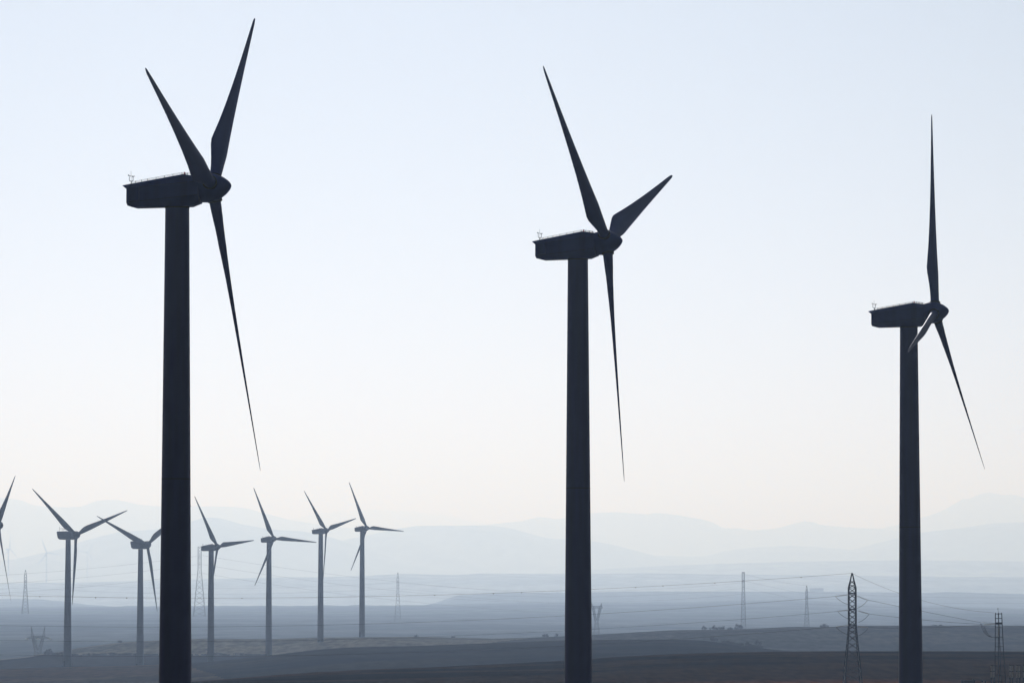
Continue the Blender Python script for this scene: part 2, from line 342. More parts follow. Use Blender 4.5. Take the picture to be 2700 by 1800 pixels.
def loft(stations):               # stations: (x, [(y,z)...]) closed sections
    b = MB(); n = len(stations[0][1]); vs = [(x, y, z) for x, sec in stations for y, z in sec]; m = len(stations)
    fs = [(j*n+i, j*n+(i+1)%n, (j+1)*n+(i+1)%n, (j+1)*n+i) for j in range(m-1) for i in range(n)]
    b.add(vs, fs + [tuple(range(n))[::-1], tuple(range((m-1)*n, m*n))]); return b
def top_z(x):                     # roof line against hub-relative x
    return float(np.interp(x, [-7.3, -2.3, -1.05], [.22, 1.04, .86]))
def s1(x): return float(np.interp(x, [-6.95, -1.0], [-1.22, -.66]))
def s2(x): return float(np.interp(x, [-6.95, -1.0], [-.08, .44]))
def bot(x): return float(np.interp(x, [-6.9, -6.4, -1.75, -.75], [-1.42, -1.56, -1.52, -1.18]))
KIND1 = {}
def build_kind1():
    k = KIND1
    k['blade'] = blade_mesh(23.5, 1)
    xs = [-6.92, -6.75, -6.4, -4.5, -2.3, -1.75, -1.4, -1.0]
    sec = []
    for x in xs:
        tz, bz = top_z(x), bot(x); wr = .78; wb = .70; ww = 1.05
        if x < -6.9: wr, wb, ww = .74, .62, .99
        if x > -1.5: ww = 1.0; wr = .66; wb = .55
        sec.append((x, [(-wb, bz), (wb, bz), (ww, s1(x)), (ww, s2(x)), (wr, tz), (-wr, tz), (-ww, s2(x)), (-ww, s1(x))]))
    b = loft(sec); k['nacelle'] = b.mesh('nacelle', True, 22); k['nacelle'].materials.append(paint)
    b = MB(); b.add([(-7.3,-.8,.20),(-7.3,.8,.20),(-6.9,.86,.275),(-6.9,-.86,.275),(-7.28,-.8,.16),(-7.28,.8,.16),(-6.93,.98,-.10),(-6.93,-.98,-.10)],
                    [(0,1,2,3),(4,7,6,5),(0,4,5,1),(1,5,6,2),(3,2,6,7),(0,3,7,4)])
    k['rear_lip'] = b.mesh('rear_lip'); k['rear_lip'].materials.append(paint)
    k['vent_box'] = []
    for s in (-1, 1):
        b = MB()
        y0, y1 = (-1.19, -1.053) if s < 0 else (1.053, 1.19)
        b.add([(-6.66,y0,-1.10),(-5.84,y0,-1.03),(-5.84,y1,-1.05),(-6.66,y1,-1.12),(-6.66,y0,.02),(-5.84,y0,.02),(-5.84,y1,.03),(-6.66,y1,.03)],
              [(0,3,2,1),(4,5,6,7),(0,1,5,4),(1,2,6,5),(2,3,7,6),(3,0,4,7)])
        k['vent_box'].append(b.mesh('vent_box')); k['vent_box'][-1].materials.append(paint)
    k['seam'] = []                             # dark seams between the shell panels
    for s in (-1, 1):
        for fn, off in ((s1, 0), (s2, 0)):
            b = MB()
            pts = [-6.7, -5, -3.5, -2, -1.05]
            for a, c in zip(pts[:-1], pts[1:]):
                b.bar((a, s * 1.05 if a < -1.5 else s * 1.05, fn(a)), (c, s * (1.05 if c < -1.5 else 1.0), fn(c)), .014)
            k['seam'].append(b.mesh('panel_seam')); k['seam'][-1].materials.append(dark_rubber)
    k['rail'] = []
    for s in (-1, 1):
        b = MB(); y = s * .62
        px = [-6.6,-6.25,-5.75,-5.25,-4.55,-3.85,-3.15,-2.4,-1.95,-1.6,-1.25]
        for a in px: b.bar((a, y, top_z(a) - .02), (a, y, top_z(a) + .17), .022)
        for h in (.085, .17):
            for a, c in zip(px[:-1], px[1:]): b.bar((a, y, top_z(a) + h), (c, y, top_z(c) + h), .011)
        k['rail'].append(b.mesh('roof_rail')); k['rail'][-1].materials.append(galv)
    b = MB(); X = -6.78
    b.bar((X,0,.28),(X,0,.62),.03); b.bar((X,0,.42),(X+.28,0,.30),.018)
    b.bar((X-.12,0,.62),(X+.14,0,.62),.022)
    b.tube([(X-.12,0,.62),(X-.16,0,.72),(X-.16,0,.95),(X-.10,0,1.02)],.025); b.tube([(X+.14,0,.62),(X+.16,0,.72),(X+.15,0,.95)],.025)
    k['mast'] = b.mesh('weather_mast'); k['mast'].materials.append(steel)
    b = MB(); b.bar((X-.24,0,1.10),(X-.02,0,1.02),.022); b.box(X-.27,X-.17,-.005,.005,1.04,1.14)
    k['vane'] = b.mesh('wind_vane'); k['vane'].materials.append(steel)
    b = MB(); b.bar((X+.15,0,.93),(X+.15,0,1.03),.05,8)
    for q in range(3):
        t = q * 2.094; b.bar((X+.15,0,1.01),(X+.15+.12*math.cos(t),.12*math.sin(t),1.01),.012); b.bar((X+.15+.12*math.cos(t),.12*math.sin(t),.98),(X+.15+.12*math.cos(t),.12*math.sin(t),1.04),.03)
    k['cups'] = b.mesh('anemometer'); k['cups'].materials.append(steel)
    b = MB(); b.bar((X,0,.62),(X-.02,0,1.45),.010)
    k['rod'] = b.mesh('lightning_rod'); k['rod'].materials.append(steel)
    b = MB(); b.lathe([(1.03,.09),(1.10,.09),(1.11,.07),(1.22,.065),(1.27,.03),(1.275,.002)], 12, c=(-2.28,-.2,0))
    k['lamp'] = b.mesh('warning_lamp', True, 40); k['lamp'].materials.append(red_lens)
    b = MB(); b.lathe([(-.98,1.05),(-.96,1.13),(-.5,1.19),(-.1,1.18),(.18,1.12),(.48,1.0),(.78,.84),(1.03,.68),(1.24,.50),(1.40,.33),(1.51,.16),(1.55,.02)], 40, 'x')
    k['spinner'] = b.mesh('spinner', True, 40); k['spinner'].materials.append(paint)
    b = MB(); b.lathe([(-1.0,1.00),(-.985,1.02),(-.97,.9)], 32, 'x')
    k['gap'] = None
    b = MB(); b.lathe([(.86,.49),(.86,.60),(1.17,.60),(1.19,.57),(1.19,.49)], 28)
    k['collar'] = b.mesh('blade_collar', True, 40); k['collar'].materials.append(dark_rubber)
    b = MB(); b.lathe([(0,.92),(.0,.985),(.11,.985),(.11,.92)], 32)
    k['yaw'] = b.mesh('yaw_ring', True, 40); k['yaw'].materials.append(dark_rubber)
KIND2 = {}
def build_kind2():
    k = KIND2
    k['blade'] = blade_mesh(26, 2)
    sec = []
    for x, tz, bz, w in [(-9.35,1.32,1.0,1.2),(-9.3,1.34,.55,1.35),(-8.6,1.36,-1.35,1.45),(-8.0,1.36,-1.6,1.5),(-5.5,1.36,-1.68,1.5),(-2.6,1.36,-1.7,1.5),(-1.5,1.2,-1.5,1.35),(-1.25,1.1,-1.3,1.2)]:
        sec.append((x, [(-w*.7, bz), (w*.7, bz), (w, bz+.3 if tz-bz > 1 else bz+.1), (w, tz-.15), (w*.85, tz), (-w*.85, tz), (-w, tz-.15), (-w, bz+.3 if tz-bz > 1 else bz+.1)]))
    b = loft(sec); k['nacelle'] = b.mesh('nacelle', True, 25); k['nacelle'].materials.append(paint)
    k['rail'] = []
    for s in (-1, 1):
        b = MB(); y = s * 1.0
        for a, h in ((-8.2,2.0),(-6.6,1.3),(-4.9,1.0)): b.bar((a, y, 1.34), (a, y, 1.36 + h * .9), .04)
        b.bar((-8.2,y,2.1),(-4.9,y,2.1),.03); b.bar((-8.2,y,2.55),(-6.6,y,2.5),.03); b.bar((-6.6,y,2.5),(-4.9,y,2.2),.03)
        k['rail'].append(b.mesh('roof_rail')); k['rail'][-1].materials.append(steel)
    b = MB(); b.lathe([(-1.2,1.2),(-1.15,1.35),(-.6,1.45),(.3,1.42),(.8,1.28),(1.25,1.0),(1.5,.72),(1.62,.4),(1.65,.05)], 32, 'x')
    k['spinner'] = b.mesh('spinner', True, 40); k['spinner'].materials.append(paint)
    b = MB(); b.lathe([(1.1,.54),(1.1,.66),(1.48,.66),(1.5,.62),(1.5,.54)], 24)
    k['collar'] = b.mesh('blade_collar', True, 40); k['collar'].materials.append(dark_rubber)
build_kind1(); build_kind2()
_tw = {}
def tower_meshes(H, rt, rb):
    key = (round(H, 1), rt, rb)
    if key not in _tw:
        b = MB(); b.lathe(tower_profile(H, rt, rb), 48); t = b.mesh('tower', True, 40); t.materials.append(backlit_tower_paint)
        fl = []
        for h in (H - 21.9,):
            if h > 3:
                r = rb + (rt - rb) * ((h / H) ** .92); b = MB(); b.lathe([(h,r-.02),(h,r+.008),(h+.045,r+.008),(h+.06,r-.02)], 48)
                m_ = b.mesh('flange', True, 40); m_.materials.append(dark_rubber); fl.append(m_)
        b = MB(); b.box(-.42,.42,-rb-.03,-rb+.5,.25,2.4); b.box(-.6,.6,-rb-.9,-rb+.3,-.2,.10)
        d = b.mesh('door'); d.materials.append(steel)
        _tw[key] = (t, fl, d)
    return _tw[key]
NEAR = 'dark wind turbines standing in the foreground'
MID = 'hazy wind turbines in the row on the far slope'
FAR = 'faint wind turbines on the horizon'
def turbine(label, group, hub, yaw, th, H, kind=1, pitch=10., tau=5., cone=2., rt=.97, rb=1.42, scale=1.0, detail=2):
    if group != NEAR: hub = Vector(hub) * KF; H *= KF; scale *= KF      # larger machines, farther out
    psi = R_(yaw); k = KIND1 if kind == 1 else KIND2
    ox = (2.93 if kind == 1 else 4.4) * scale
    hub = Vector(hub); base = Vector((hub.x - ox * math.cos(psi), hub.y - ox * math.sin(psi), hub.z - H))
    root = thing('wind_turbine', label, 'wind turbine', base, psi, group)
    own = {MID: mid_haze_paint, FAR: far_haze_paint}.get(group)
    Hs = H / scale; hl = HL if kind == 1 else 1.72
    t, fl, d = tower_meshes(Hs - hl, rt, rb)
    def put(name, me, M, parent=root, m=None):
        o = bpy.data.objects.new(name, me); COL.objects.link(o); o.parent = parent; o.matrix_local = M
        if own and me.materials[0] in (paint, backlit_tower_paint): o.material_slots[0].link = 'OBJECT'; o.material_slots[0].material = own
        return o
    SC = Matrix.Scale(scale, 4); I = Matrix.Identity(4)
    tw = put('tower', t, SC)
    if detail:
        for f_ in fl: put('flange', f_, I, tw)
        put('door', d, I, tw)
    M = SC @ Matrix.Translation((ox / scale, 0, Hs))
    if k is KIND1 and detail: put('yaw_ring', k['yaw'], Matrix.Translation((0,0,Hs-hl-.03)), tw)
    na = put('nacelle', k['nacelle'], M)
    if detail:
        for r_ in k['rail']: put('roof_rail', r_, I, na)
        if kind == 1:
            put('rear_lip', k['rear_lip'], I, na)
            if detail > 1 and abs(hub[0] - 46) > 5:
                for r_ in k['vent_box']: put('vent_box', r_, I, na)
            put('warning_lamp', k['lamp'], I, na)
            ms = put('weather_mast', k['mast'], M)
            put('wind_vane', k['vane'], I, ms); put('anemometer', k['cups'], I, ms); put('lightning_rod', k['rod'], I, ms)
            if detail > 1:
                for r_ in k['seam']: put('panel_seam', r_, I, na)
    T = Matrix.Rotation(-R_(tau), 4, 'Y')
    put('spinner', k['spinner'], M @ T)
    for q in range(3):
        a = R_(th) + q * 2 * math.pi / 3
        B = M @ T @ Matrix.Rotation(-a, 4, 'X') @ Matrix.Rotation(R_(cone), 4, 'Y')
        bl = put('blade', k['blade'], B @ Matrix.Rotation(-R_(pitch), 4, 'Z'))
        if detail: put('blade_collar', k['collar'], I, bl)
    return root
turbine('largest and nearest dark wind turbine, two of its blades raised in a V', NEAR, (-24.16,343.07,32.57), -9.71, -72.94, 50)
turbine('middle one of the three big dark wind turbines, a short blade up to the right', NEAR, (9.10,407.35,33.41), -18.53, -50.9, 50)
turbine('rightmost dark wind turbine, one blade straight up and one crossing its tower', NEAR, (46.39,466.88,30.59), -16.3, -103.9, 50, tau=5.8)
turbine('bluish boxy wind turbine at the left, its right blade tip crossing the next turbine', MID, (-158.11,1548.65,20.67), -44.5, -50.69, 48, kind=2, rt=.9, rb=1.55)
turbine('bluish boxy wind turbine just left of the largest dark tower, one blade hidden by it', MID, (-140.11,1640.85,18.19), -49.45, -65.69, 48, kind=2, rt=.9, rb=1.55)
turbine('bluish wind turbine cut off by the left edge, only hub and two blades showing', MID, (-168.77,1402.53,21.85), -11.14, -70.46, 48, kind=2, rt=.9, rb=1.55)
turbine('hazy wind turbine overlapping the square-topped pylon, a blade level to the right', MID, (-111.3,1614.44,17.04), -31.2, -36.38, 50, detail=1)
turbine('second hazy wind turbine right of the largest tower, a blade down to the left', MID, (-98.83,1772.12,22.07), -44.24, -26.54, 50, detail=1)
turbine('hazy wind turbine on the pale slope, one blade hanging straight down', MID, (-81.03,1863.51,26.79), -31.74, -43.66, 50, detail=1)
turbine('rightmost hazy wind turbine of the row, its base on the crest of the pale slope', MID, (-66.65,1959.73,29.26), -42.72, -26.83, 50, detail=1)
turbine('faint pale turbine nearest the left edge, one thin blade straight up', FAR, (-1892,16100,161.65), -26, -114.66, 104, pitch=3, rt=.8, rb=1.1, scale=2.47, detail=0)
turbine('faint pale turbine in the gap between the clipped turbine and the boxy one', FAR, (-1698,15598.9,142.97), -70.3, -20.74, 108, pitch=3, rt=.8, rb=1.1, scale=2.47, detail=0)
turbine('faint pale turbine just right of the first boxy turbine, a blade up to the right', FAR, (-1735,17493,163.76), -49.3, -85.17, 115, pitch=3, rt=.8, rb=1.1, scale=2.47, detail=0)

# ------------------------------------------------------------------ pylons
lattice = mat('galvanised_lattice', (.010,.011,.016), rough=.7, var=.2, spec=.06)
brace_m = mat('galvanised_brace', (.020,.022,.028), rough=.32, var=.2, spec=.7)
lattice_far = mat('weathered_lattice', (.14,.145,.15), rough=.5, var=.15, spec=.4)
glass = mat('pale_insulator', (.80,.79,.74), rough=.3, var=.1, spec=1.0)
cable_m = mat('dark_cable', (.015,.016,.018), rough=.8, var=.1, spec=.05)
def insulator(a, b, r, m=glass):
    a, b = Vector(a), Vector(b); n = max(4, int((b - a).length / (r * 1.6))); bb = MB()
    bb.bar(a, b, r * .3)
    for i in range(n):
        p = a.lerp(b, (i + .3) / n); q = a.lerp(b, (i + .7) / n); bb.bar(p, q, r, 8, r * .55)
    return bb
def lattice_body(root, levels, legr, brr, m, horiz=(), ribs=True):
    """levels: (z, half width) from the top down; four legs, X-bracing on four faces"""
    for sx, sy in ((-1,-1),(1,-1),(1,1),(-1,1)):
        b = MB()
        for (z0, w0), (z1, w1) in zip(levels[:-1], levels[1:]): b.bar((sx*w0, sy*w0, z0), (sx*w1, sy*w1, z1), legr)
        link('leg', b.mesh('leg'), m, root)
    b = MB(); C = [(-1,-1),(1,-1),(1,1),(-1,1)]
    for (z0, w0), (z1, w1) in zip(levels[:-1], levels[1:]):
        for i in range(4):
            (ax, ay), (bx, by) = C[i], C[(i+1)%4]
            b.bar((ax*w0, ay*w0, z0), (bx*w1, by*w1, z1), brr); b.bar((bx*w0, by*w0, z0), (ax*w1, ay*w1, z1), brr)
    link('bracing', b.mesh('bracing'), brace_m if m is lattice else m, root)
    if horiz:
        b = MB()
        for z, w, r in horiz:
            for i in range(4):
                (ax, ay), (bx, by) = C[i], C[(i+1)%4]; b.bar((ax*w, ay*w, z), (bx*w, by*w, z), r)
        link('belt', b.mesh('belt'), m, root)
def levels_px(pts, s, n_per):     # pts (row, halfwidth px), subdivided into panels about as tall as wide
    out = []
    for (y0, w0), (y1, w1), n in zip(pts[:-1], pts[1:], n_per):
        for i in range(n): t = i / n; out.append((-(y0 + (y1-y0)*t) / s, (w0 + (w1-w0)*t) / s))
    out.append((-pts[-1][0] / s, pts[-1][1] / s)); return out
WIRES = 'overhead power cables'
def wire(label, p0, p1, sag, r=.035, n=36, markers=(), name='power_cable', group=WIRES):
    p0, p1 = Vector(p0), Vector(p1); pts = []
    for i in range(n + 1):
        t = i / n; p = p0.lerp(p1, t); p.z -= sag * 4 * t * (1 - t); pts.append(p - p0)
    b = MB(); b.tube(pts, r); o = link(name, b.mesh(name, True), cable_m, None, p0); tag(o, label, 'cable', group)
    for t, rr in markers:
        p = p0.lerp(p1, t) - p0; p.z -= sag * 4 * t * (1 - t)
        b = MB(); b.lathe([(-rr,.01),(-rr*.7,rr*.7),(0,rr),(rr*.7,rr*.7),(rr,.01)], 10); link('marker_ball', b.mesh('marker_ball', True), cable_m, o, p)
    return o

# the big lattice pylon at the right
D1 = 900.0; sc1 = F / D1
P = at(2247, 1560, D1); gz = ground_z(P.x, D1)
p1 = thing('lattice_pylon', 'nearest dark lattice pylon, pointed, with three pairs of pale insulators, left of the right tower', 'pylon', (P.x, D1, 0), R_(3))
k_ = .93
lv = levels_px([(-50,.8),(-30,5.2),(-11,10),(3,10),(45,10),(86,10),(112,12),(150,15.5),(196,20.5),(-gz*sc1+2,25.5)], sc1 / k_, [1,2,1,3,3,2,2,2,3])
lv = [(z / k_, w) for z, w in lv]
lattice_body(p1, lv, .105, .048, lattice, [(-(-11)/sc1, .8*k_, .05), (-3/sc1, .8*k_, .12), (-45/sc1, .8*k_, .11), (-86/sc1, .8*k_, .12)])
for j, (row, sgn) in enumerate(((8, -1), (47, 1), (88, -1))):
    z = -row / sc1; b = MB(); w = .75
    for sx in (-1, 1):
        b.bar((sx*w, sgn*w, z+.4), (0, sgn*3.2, z+.1), .06); b.bar((sx*w, sgn*w, z-.6), (0, sgn*3.2, z+.1), .05)
    link('cross_arm', b.mesh('cross_arm'), lattice, p1)
LA = [((2237,1567),(2203,1571),'upper'), ((2238,1607),(2209,1610.5),'middle'), ((2237,1647.5),(2204,1651),'lower')]
RA = [((2259,1570.5),(2287,1580.5)), ((2262,1609),(2291,1617.5)), ((2261,1650),(2289,1653.5))]
IM = p1.matrix_basis.inverted()
p1inv = (Matrix.Translation((P.x, D1, 0)) @ Matrix.Rotation(R_(3), 4, 'Z')).inverted()
for (a, c, _), (e, f_) in zip(LA, RA):
    for q0, q1 in ((a, c), (e, f_)):
        A0, A1 = p1inv @ at(*q0, D1), p1inv @ at(*q1, D1)
        link('insulator', insulator(A0, A1, .135).mesh('insulator'), glass, p1)
    # jumper loops hanging from the strings to the body
    for q1, side in ((c, -1), (f_, 1)):
        A1 = p1inv @ at(q1[0], q1[1] + 1, D1); bx, by = q1[0] - side * (34 if side < 0 else 27), q1[1] + 22
        mid = at((q1[0] + bx)/2 + side * 3, by - 6, D1); B1 = p1inv @ at(bx, by, D1); M1 = p1inv @ mid
        pts = [A1*(1-t)**2 + M1*2*t*(1-t) + B1*t*t for t in np.linspace(0, 1, 10)]
        b = MB(); b.tube(pts, .04); link('jumper_cable', b.mesh('jumper_cable', True), cable_m, p1)

# cables of the big pylon going left, out of the picture, 290 m span
def fit_wire(label, pts, D0, Dend, xend, r, markers=(), n=60):
    """parabola through three seen points; continues to the next pylon outside the frame"""
    xs = [p[0] for p in pts]; ys = [p[1] for p in pts]; co = np.polyfit(xs, ys, 2)
    x0 = xs[0]; P = []
    for i in range(n + 1):
        t = i / n; px = x0 + (xend - x0) * t; D = D0 + (Dend - D0) * t; P.append(at(px, float(np.polyval(co, px)), D))
    o0 = P[0].copy(); b = MB(); b.tube([p - o0 for p in P], r)
    o = link('power_cable', b.mesh('power_cable', True), cable_m, None, o0); tag(o, label, 'cable', WIRES)
    for px, rr in markers:
        t = (px - x0) / (xend - x0); p = at(px, float(np.polyval(co, px)) + 1, D0 + (Dend - D0) * t) - o0
        b = MB(); b.lathe([(-rr,.01),(-rr*.7,rr*.7),(0,rr),(rr*.7,rr*.7),(rr,.01)], 10); link('marker_ball', b.mesh('marker_ball', True), cable_m, o, p)
fit_wire('thin top cable with marker balls running left from the tip of the big pylon', [(2247,1510.5),(1960,1530),(1676,1548),(1300,1563),(1150,1567),(800,1575),(334,1574),(0,1569)], D1, D1, -1500, .024,
         [(2112,.10),(1885,.10),(1748,.10),(1676,.10),(1375,.10),(1301,.13),(1146,.10),(638,.10),(334,.13),(252,.13),(105,.10)])
fit_wire('upper dark cable running left from the upper insulators of the big pylon', [(2203,1571),(1640,1614),(1080,1640),(851,1647),(501,1652),(0,1648)], D1, D1, -1500, .027)
fit_wire('middle dark cable running left from the middle insulators of the big pylon', [(2209,1610.5),(1640,1654),(1080,1679),(850,1686),(501,1690),(0,1687)], D1, D1, -1500, .027)
fit_wire('lower dark cable running left from the lower insulators of the big pylon', [(2204,1651),(1640,1694),(1080,1719),(850,1725),(501,1730),(0,1725)], D1, D1, -1500, .027)
# cables from the big pylon right to the substation mast
def seen_wire(label, pts, D0, D1_, r, deg=2, n=30):
    xs = [p[0] for p in pts]; ys = [p[1] for p in pts]; co = np.polyfit(xs, ys, deg); P = []
    for i in range(n + 1):
        t = i / n; px = xs[0] + (xs[-1] - xs[0]) * t; P.append(at(px, float(np.polyval(co, px)), D0 + (D1_ - D0) * t))
    o0 = P[0].copy(); b = MB(); b.tube([p - o0 for p in P], r)
    o = link('power_cable', b.mesh('power_cable', True), cable_m, None, o0); return tag(o, label, 'cable', WIRES)
seen_wire('thin cable dropping right from the tip of the big pylon towards the substation mast', [(2247,1510.5),(2275,1525),(2371,1563),(2450,1586),(2540,1607),(2621,1614)], D1, 880, .024)
seen_wire('upper cable from the right side of the big pylon to the substation mast', [(2287,1580.5),(2371,1598),(2450,1614),(2585,1640)], D1, 880, .032)
seen_wire('middle cable from the right side of the big pylon to the substation mast', [(2291,1617.5),(2371,1627),(2440,1634),(2590,1645)], D1, 880, .032)
seen_wire('lowest cable from the right side of the big pylon to the substation mast', [(2289,1653.5),(2371,1654),(2450,1654),(2590,1646.5)], D1, 880, .032)

# ------------------------------------------------------------------ substation mast and equipment
D2 = 880.0; s2_ = F / D2; Pm = at(2634, 1560, D2); gz2 = ground_z(Pm.x, D2)
sm = thing('substation_mast', 'slender ladder-like steel mast with twin heads near the right edge', 'mast', (Pm.x, D2, 0))
def loc2(px, row, dy=0.0): return (((px - 2634) / s2_), dy, (1560 - row) / s2_)
bot_row = 1560 - gz2 * s2_
legs = {'A': ((2622.5, 1614), (2621.5, 1700), (2619.5, bot_row), -1.2), 'B': ((2630, 1616), (2634, 1710), (2637, bot_row), -1.2),
        'C': ((2634.3, 1614), (2633.6, 1700), (2633, bot_row), 1.2), 'D': ((2642.5, 1614), (2646, 1700), (2653, bot_row), 1.2)}
def leg_x(k, row):
    a, b, c, dy = legs[k]; return float(np.interp(row, [a[1], b[1], c[1]], [a[0], b[0], c[0]]))
for kk, (a, b_, c, dy) in legs.items():
    b = MB(); b.bar(loc2(*a, dy), loc2(*b_, dy), .085); b.bar(loc2(*b_, dy), loc2(*c, dy), .085); link('leg', b.mesh('leg'), lattice, sm)
rungs = [(1617,.07),(1629,.07),(1641,.13),(1643.5,.13),(1653,.05),(1678,.07),(1703,.05),(1728,.05),(1753,.05),(1778,.05)]
b = MB()
for row, r in rungs:
    for u, w in (('A','B'),('C','D')): b.bar(loc2(leg_x(u,row),row,legs[u][3]), loc2(leg_x(w,row),row,legs[w][3]), r)
    if row > 1640:
        for u, w in (('A','C'),('B','D')): b.bar(loc2(leg_x(u,row),row,legs[u][3]), loc2(leg_x(w,row),row,legs[w][3]), r * .7)
link('rung', b.mesh('rung'), lattice, sm)
b = MB(); b.bar(loc2(2632.6,1604,1.2), loc2(2634.3,1616,1.2), .03); b.bar(loc2(2632.3,1602.5,1.2), loc2(2632.8,1605,1.2), .08)
link('antenna', b.mesh('antenna'), lattice, sm)
for (x0,y0),(x1,y1) in (((2621,1642),(2587,1639.8)),((2621,1643),(2592,1645)),((2621,1644.5),(2592,1647))):
    link('insulator', insulator(loc2(x0,y0,-1.2), loc2(x1,y1,-.6), .085).mesh('insulator'), glass, sm)
for x in (2627.5, 2631.2, 2634):
    link('insulator', insulator(loc2(x,1647,-.3), loc2(x,1677,-.3), .075).mesh('insulator'), glass, sm)
for j, (x, y) in enumerate(((2584,1641),(2588,1645),(2592,1648))):
    a, m_, c = Vector(loc2(x,y,-.8)), Vector(loc2(x+8+j*2,1682,-.8)), Vector(loc2(2622,1678.5,-1.2))
    pts = [a*(1-t)**2 + m_*2*t*(1-t) + c*t*t for t in np.linspace(0,1,12)]
    b = MB(); b.tube(pts, .04); link('jumper_cable', b.mesh('jumper_cable', True), cable_m, sm)

def disconnector(cx, label, xs, beam):
    g0 = gz2
    t = thing('disconnector', label, 'switchgear', (at(cx,1560,D2).x, D2 - 2, g0), 0, 'switchgear at the substation')
    def L(px, row, dy=0): return ((px - cx) / s2_, dy, (1560 - row) / s2_ - g0)
    for i, x in enumerate(xs):
        for y0, y1 in ((1751.5, 1766), (1768, 1783)):
            link('insulator', insulator(L(x, y0, (i % 2) * .8), L(x, y1, (i % 2) * .8), .13).mesh('insulator'), mat_ins, t)
    b = MB(); b.bar(L(xs[0]-1,1751.5,0), L(xs[-1]+1,1751.5,0), .06); b.bar(L(xs[0]-1,1767,0.4), L(xs[-1]+1,1767,0.4), .07)
    link('contact_arm', b.mesh('contact_arm'), lattice, t)
    b = MB(); b.box((xs[0]-cx-beam)/s2_, (xs[-1]-cx+beam)/s2_, -.25, 1.0, (1560-1785.5)/s2_-g0, (1560-1783)/s2_-g0)
    link('support_beam', b.mesh('support_beam'), lattice, t)
    for x in ((xs[0]+xs[1])/2, (xs[-2]+xs[-1])/2):
        b = MB(); b.bar(L(x,1785.5,.3), (((x-cx)/s2_), .3, -.1), .13); link('leg', b.mesh('leg'), lattice, t)
mat_ins = mat('glazed_post_insulator', (.42,.39,.35), rough=.25, var=.3, scale=3, spec=.6)
disconnector(2612, 'switchgear with ribbed insulator columns left of the ladder-like mast', (2608,2611.7,2615.5,2618.5), 0.5)
disconnector(2662, 'switchgear with ribbed insulator columns just right of the ladder-like mast', (2657.5,2661,2664.5,2667.5), 2)
disconnector(2680, 'middle switchgear set right of the ladder-like mast, second from the right edge', (2675.5,2679,2682.5,2685.5), 2)
disconnector(2698, 'switchgear with ribbed columns cut by the right edge of the picture', (2693.5,2697,2700.5,2703.5), 2)
c0 = at(2551, 1560, D2); b = MB()
cab = thing('switch_house', 'low dark flat-topped box at the bottom edge right of the right tower', 'cabinet', (c0.x, D2, gz2))
h_ = (1560-1790.5)/s2_ - gz2
b.box(-1.35,1.35,-1,1,-.1,h_-.12); link('housing', b.mesh('housing'), steel, cab)
b = MB(); b.box(-1.45,1.45,-1.1,1.1,h_-.117,h_); b.box(.95,1.25,-.2,.2,h_+.003,h_+.22); link('roof', b.mesh('roof'), steel, cab)
for x, row, lab in ((2587,1793.5,'left of two small dark floodlights on posts beside the low box'),(2595.5,1795,'right of two small dark floodlights on posts beside the low box')):
    q = at(x, 1560, D2); t = thing('floodlight', lab, 'floodlight', (q.x, D2-1, gz2), 0, 'floodlights at the substation')
    zt = (1560-row)/s2_ - gz2
    b = MB(); b.bar((0,0,-.1),(0,0,zt-.15),.05,8); link('post', b.mesh('post'), steel, t)
    b = MB(); b.lathe([(-.16,.10),(-.14,.13),(.1,.2),(.18,.12),(.2,.02)], 12, c=(0,0,zt)); link('lamp_head', b.mesh('lamp_head', True, 40), steel, t)

# ------------------------------------------------------------------ distant pylons
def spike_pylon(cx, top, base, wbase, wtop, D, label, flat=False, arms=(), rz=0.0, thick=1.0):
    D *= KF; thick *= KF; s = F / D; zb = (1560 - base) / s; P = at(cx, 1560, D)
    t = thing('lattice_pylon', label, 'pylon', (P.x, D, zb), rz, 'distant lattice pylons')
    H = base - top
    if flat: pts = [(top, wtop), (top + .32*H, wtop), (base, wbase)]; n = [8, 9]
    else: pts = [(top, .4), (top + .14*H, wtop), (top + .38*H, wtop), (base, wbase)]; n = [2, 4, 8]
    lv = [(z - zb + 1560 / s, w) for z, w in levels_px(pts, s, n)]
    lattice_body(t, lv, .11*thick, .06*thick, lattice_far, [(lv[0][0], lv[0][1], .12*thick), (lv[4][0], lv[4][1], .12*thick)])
    for row in arms:
        z = (1560 - row) / s - zb; b = MB(); w = wtop / s
        for sy in (-1, 1):
            b.bar((-w, sy*w, z), (0, sy*(w+4), z+.1), .08*thick); b.bar((w, sy*w, z), (0, sy*(w+4), z+.1), .08*thick); b.bar((0, sy*w, z+1.2), (0, sy*(w+3), z+.1), .06*thick)
        link('cross_arm', b.mesh('cross_arm'), lattice_far, t)
    return t
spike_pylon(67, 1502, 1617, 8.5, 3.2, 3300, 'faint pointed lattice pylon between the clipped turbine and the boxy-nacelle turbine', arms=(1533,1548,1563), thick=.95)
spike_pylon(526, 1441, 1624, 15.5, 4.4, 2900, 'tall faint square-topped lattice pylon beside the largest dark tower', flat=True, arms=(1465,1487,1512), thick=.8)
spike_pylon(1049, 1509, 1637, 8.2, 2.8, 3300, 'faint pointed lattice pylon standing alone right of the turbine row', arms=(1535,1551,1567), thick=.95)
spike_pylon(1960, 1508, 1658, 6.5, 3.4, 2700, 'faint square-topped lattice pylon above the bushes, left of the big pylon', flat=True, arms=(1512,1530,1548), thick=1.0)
spike_pylon(2127, 1543, 1660, 6.8, 2.6, 2800, 'faint small pointed lattice pylon just left of the big dark pylon', arms=(1560,1575,1590), thick=1.0)
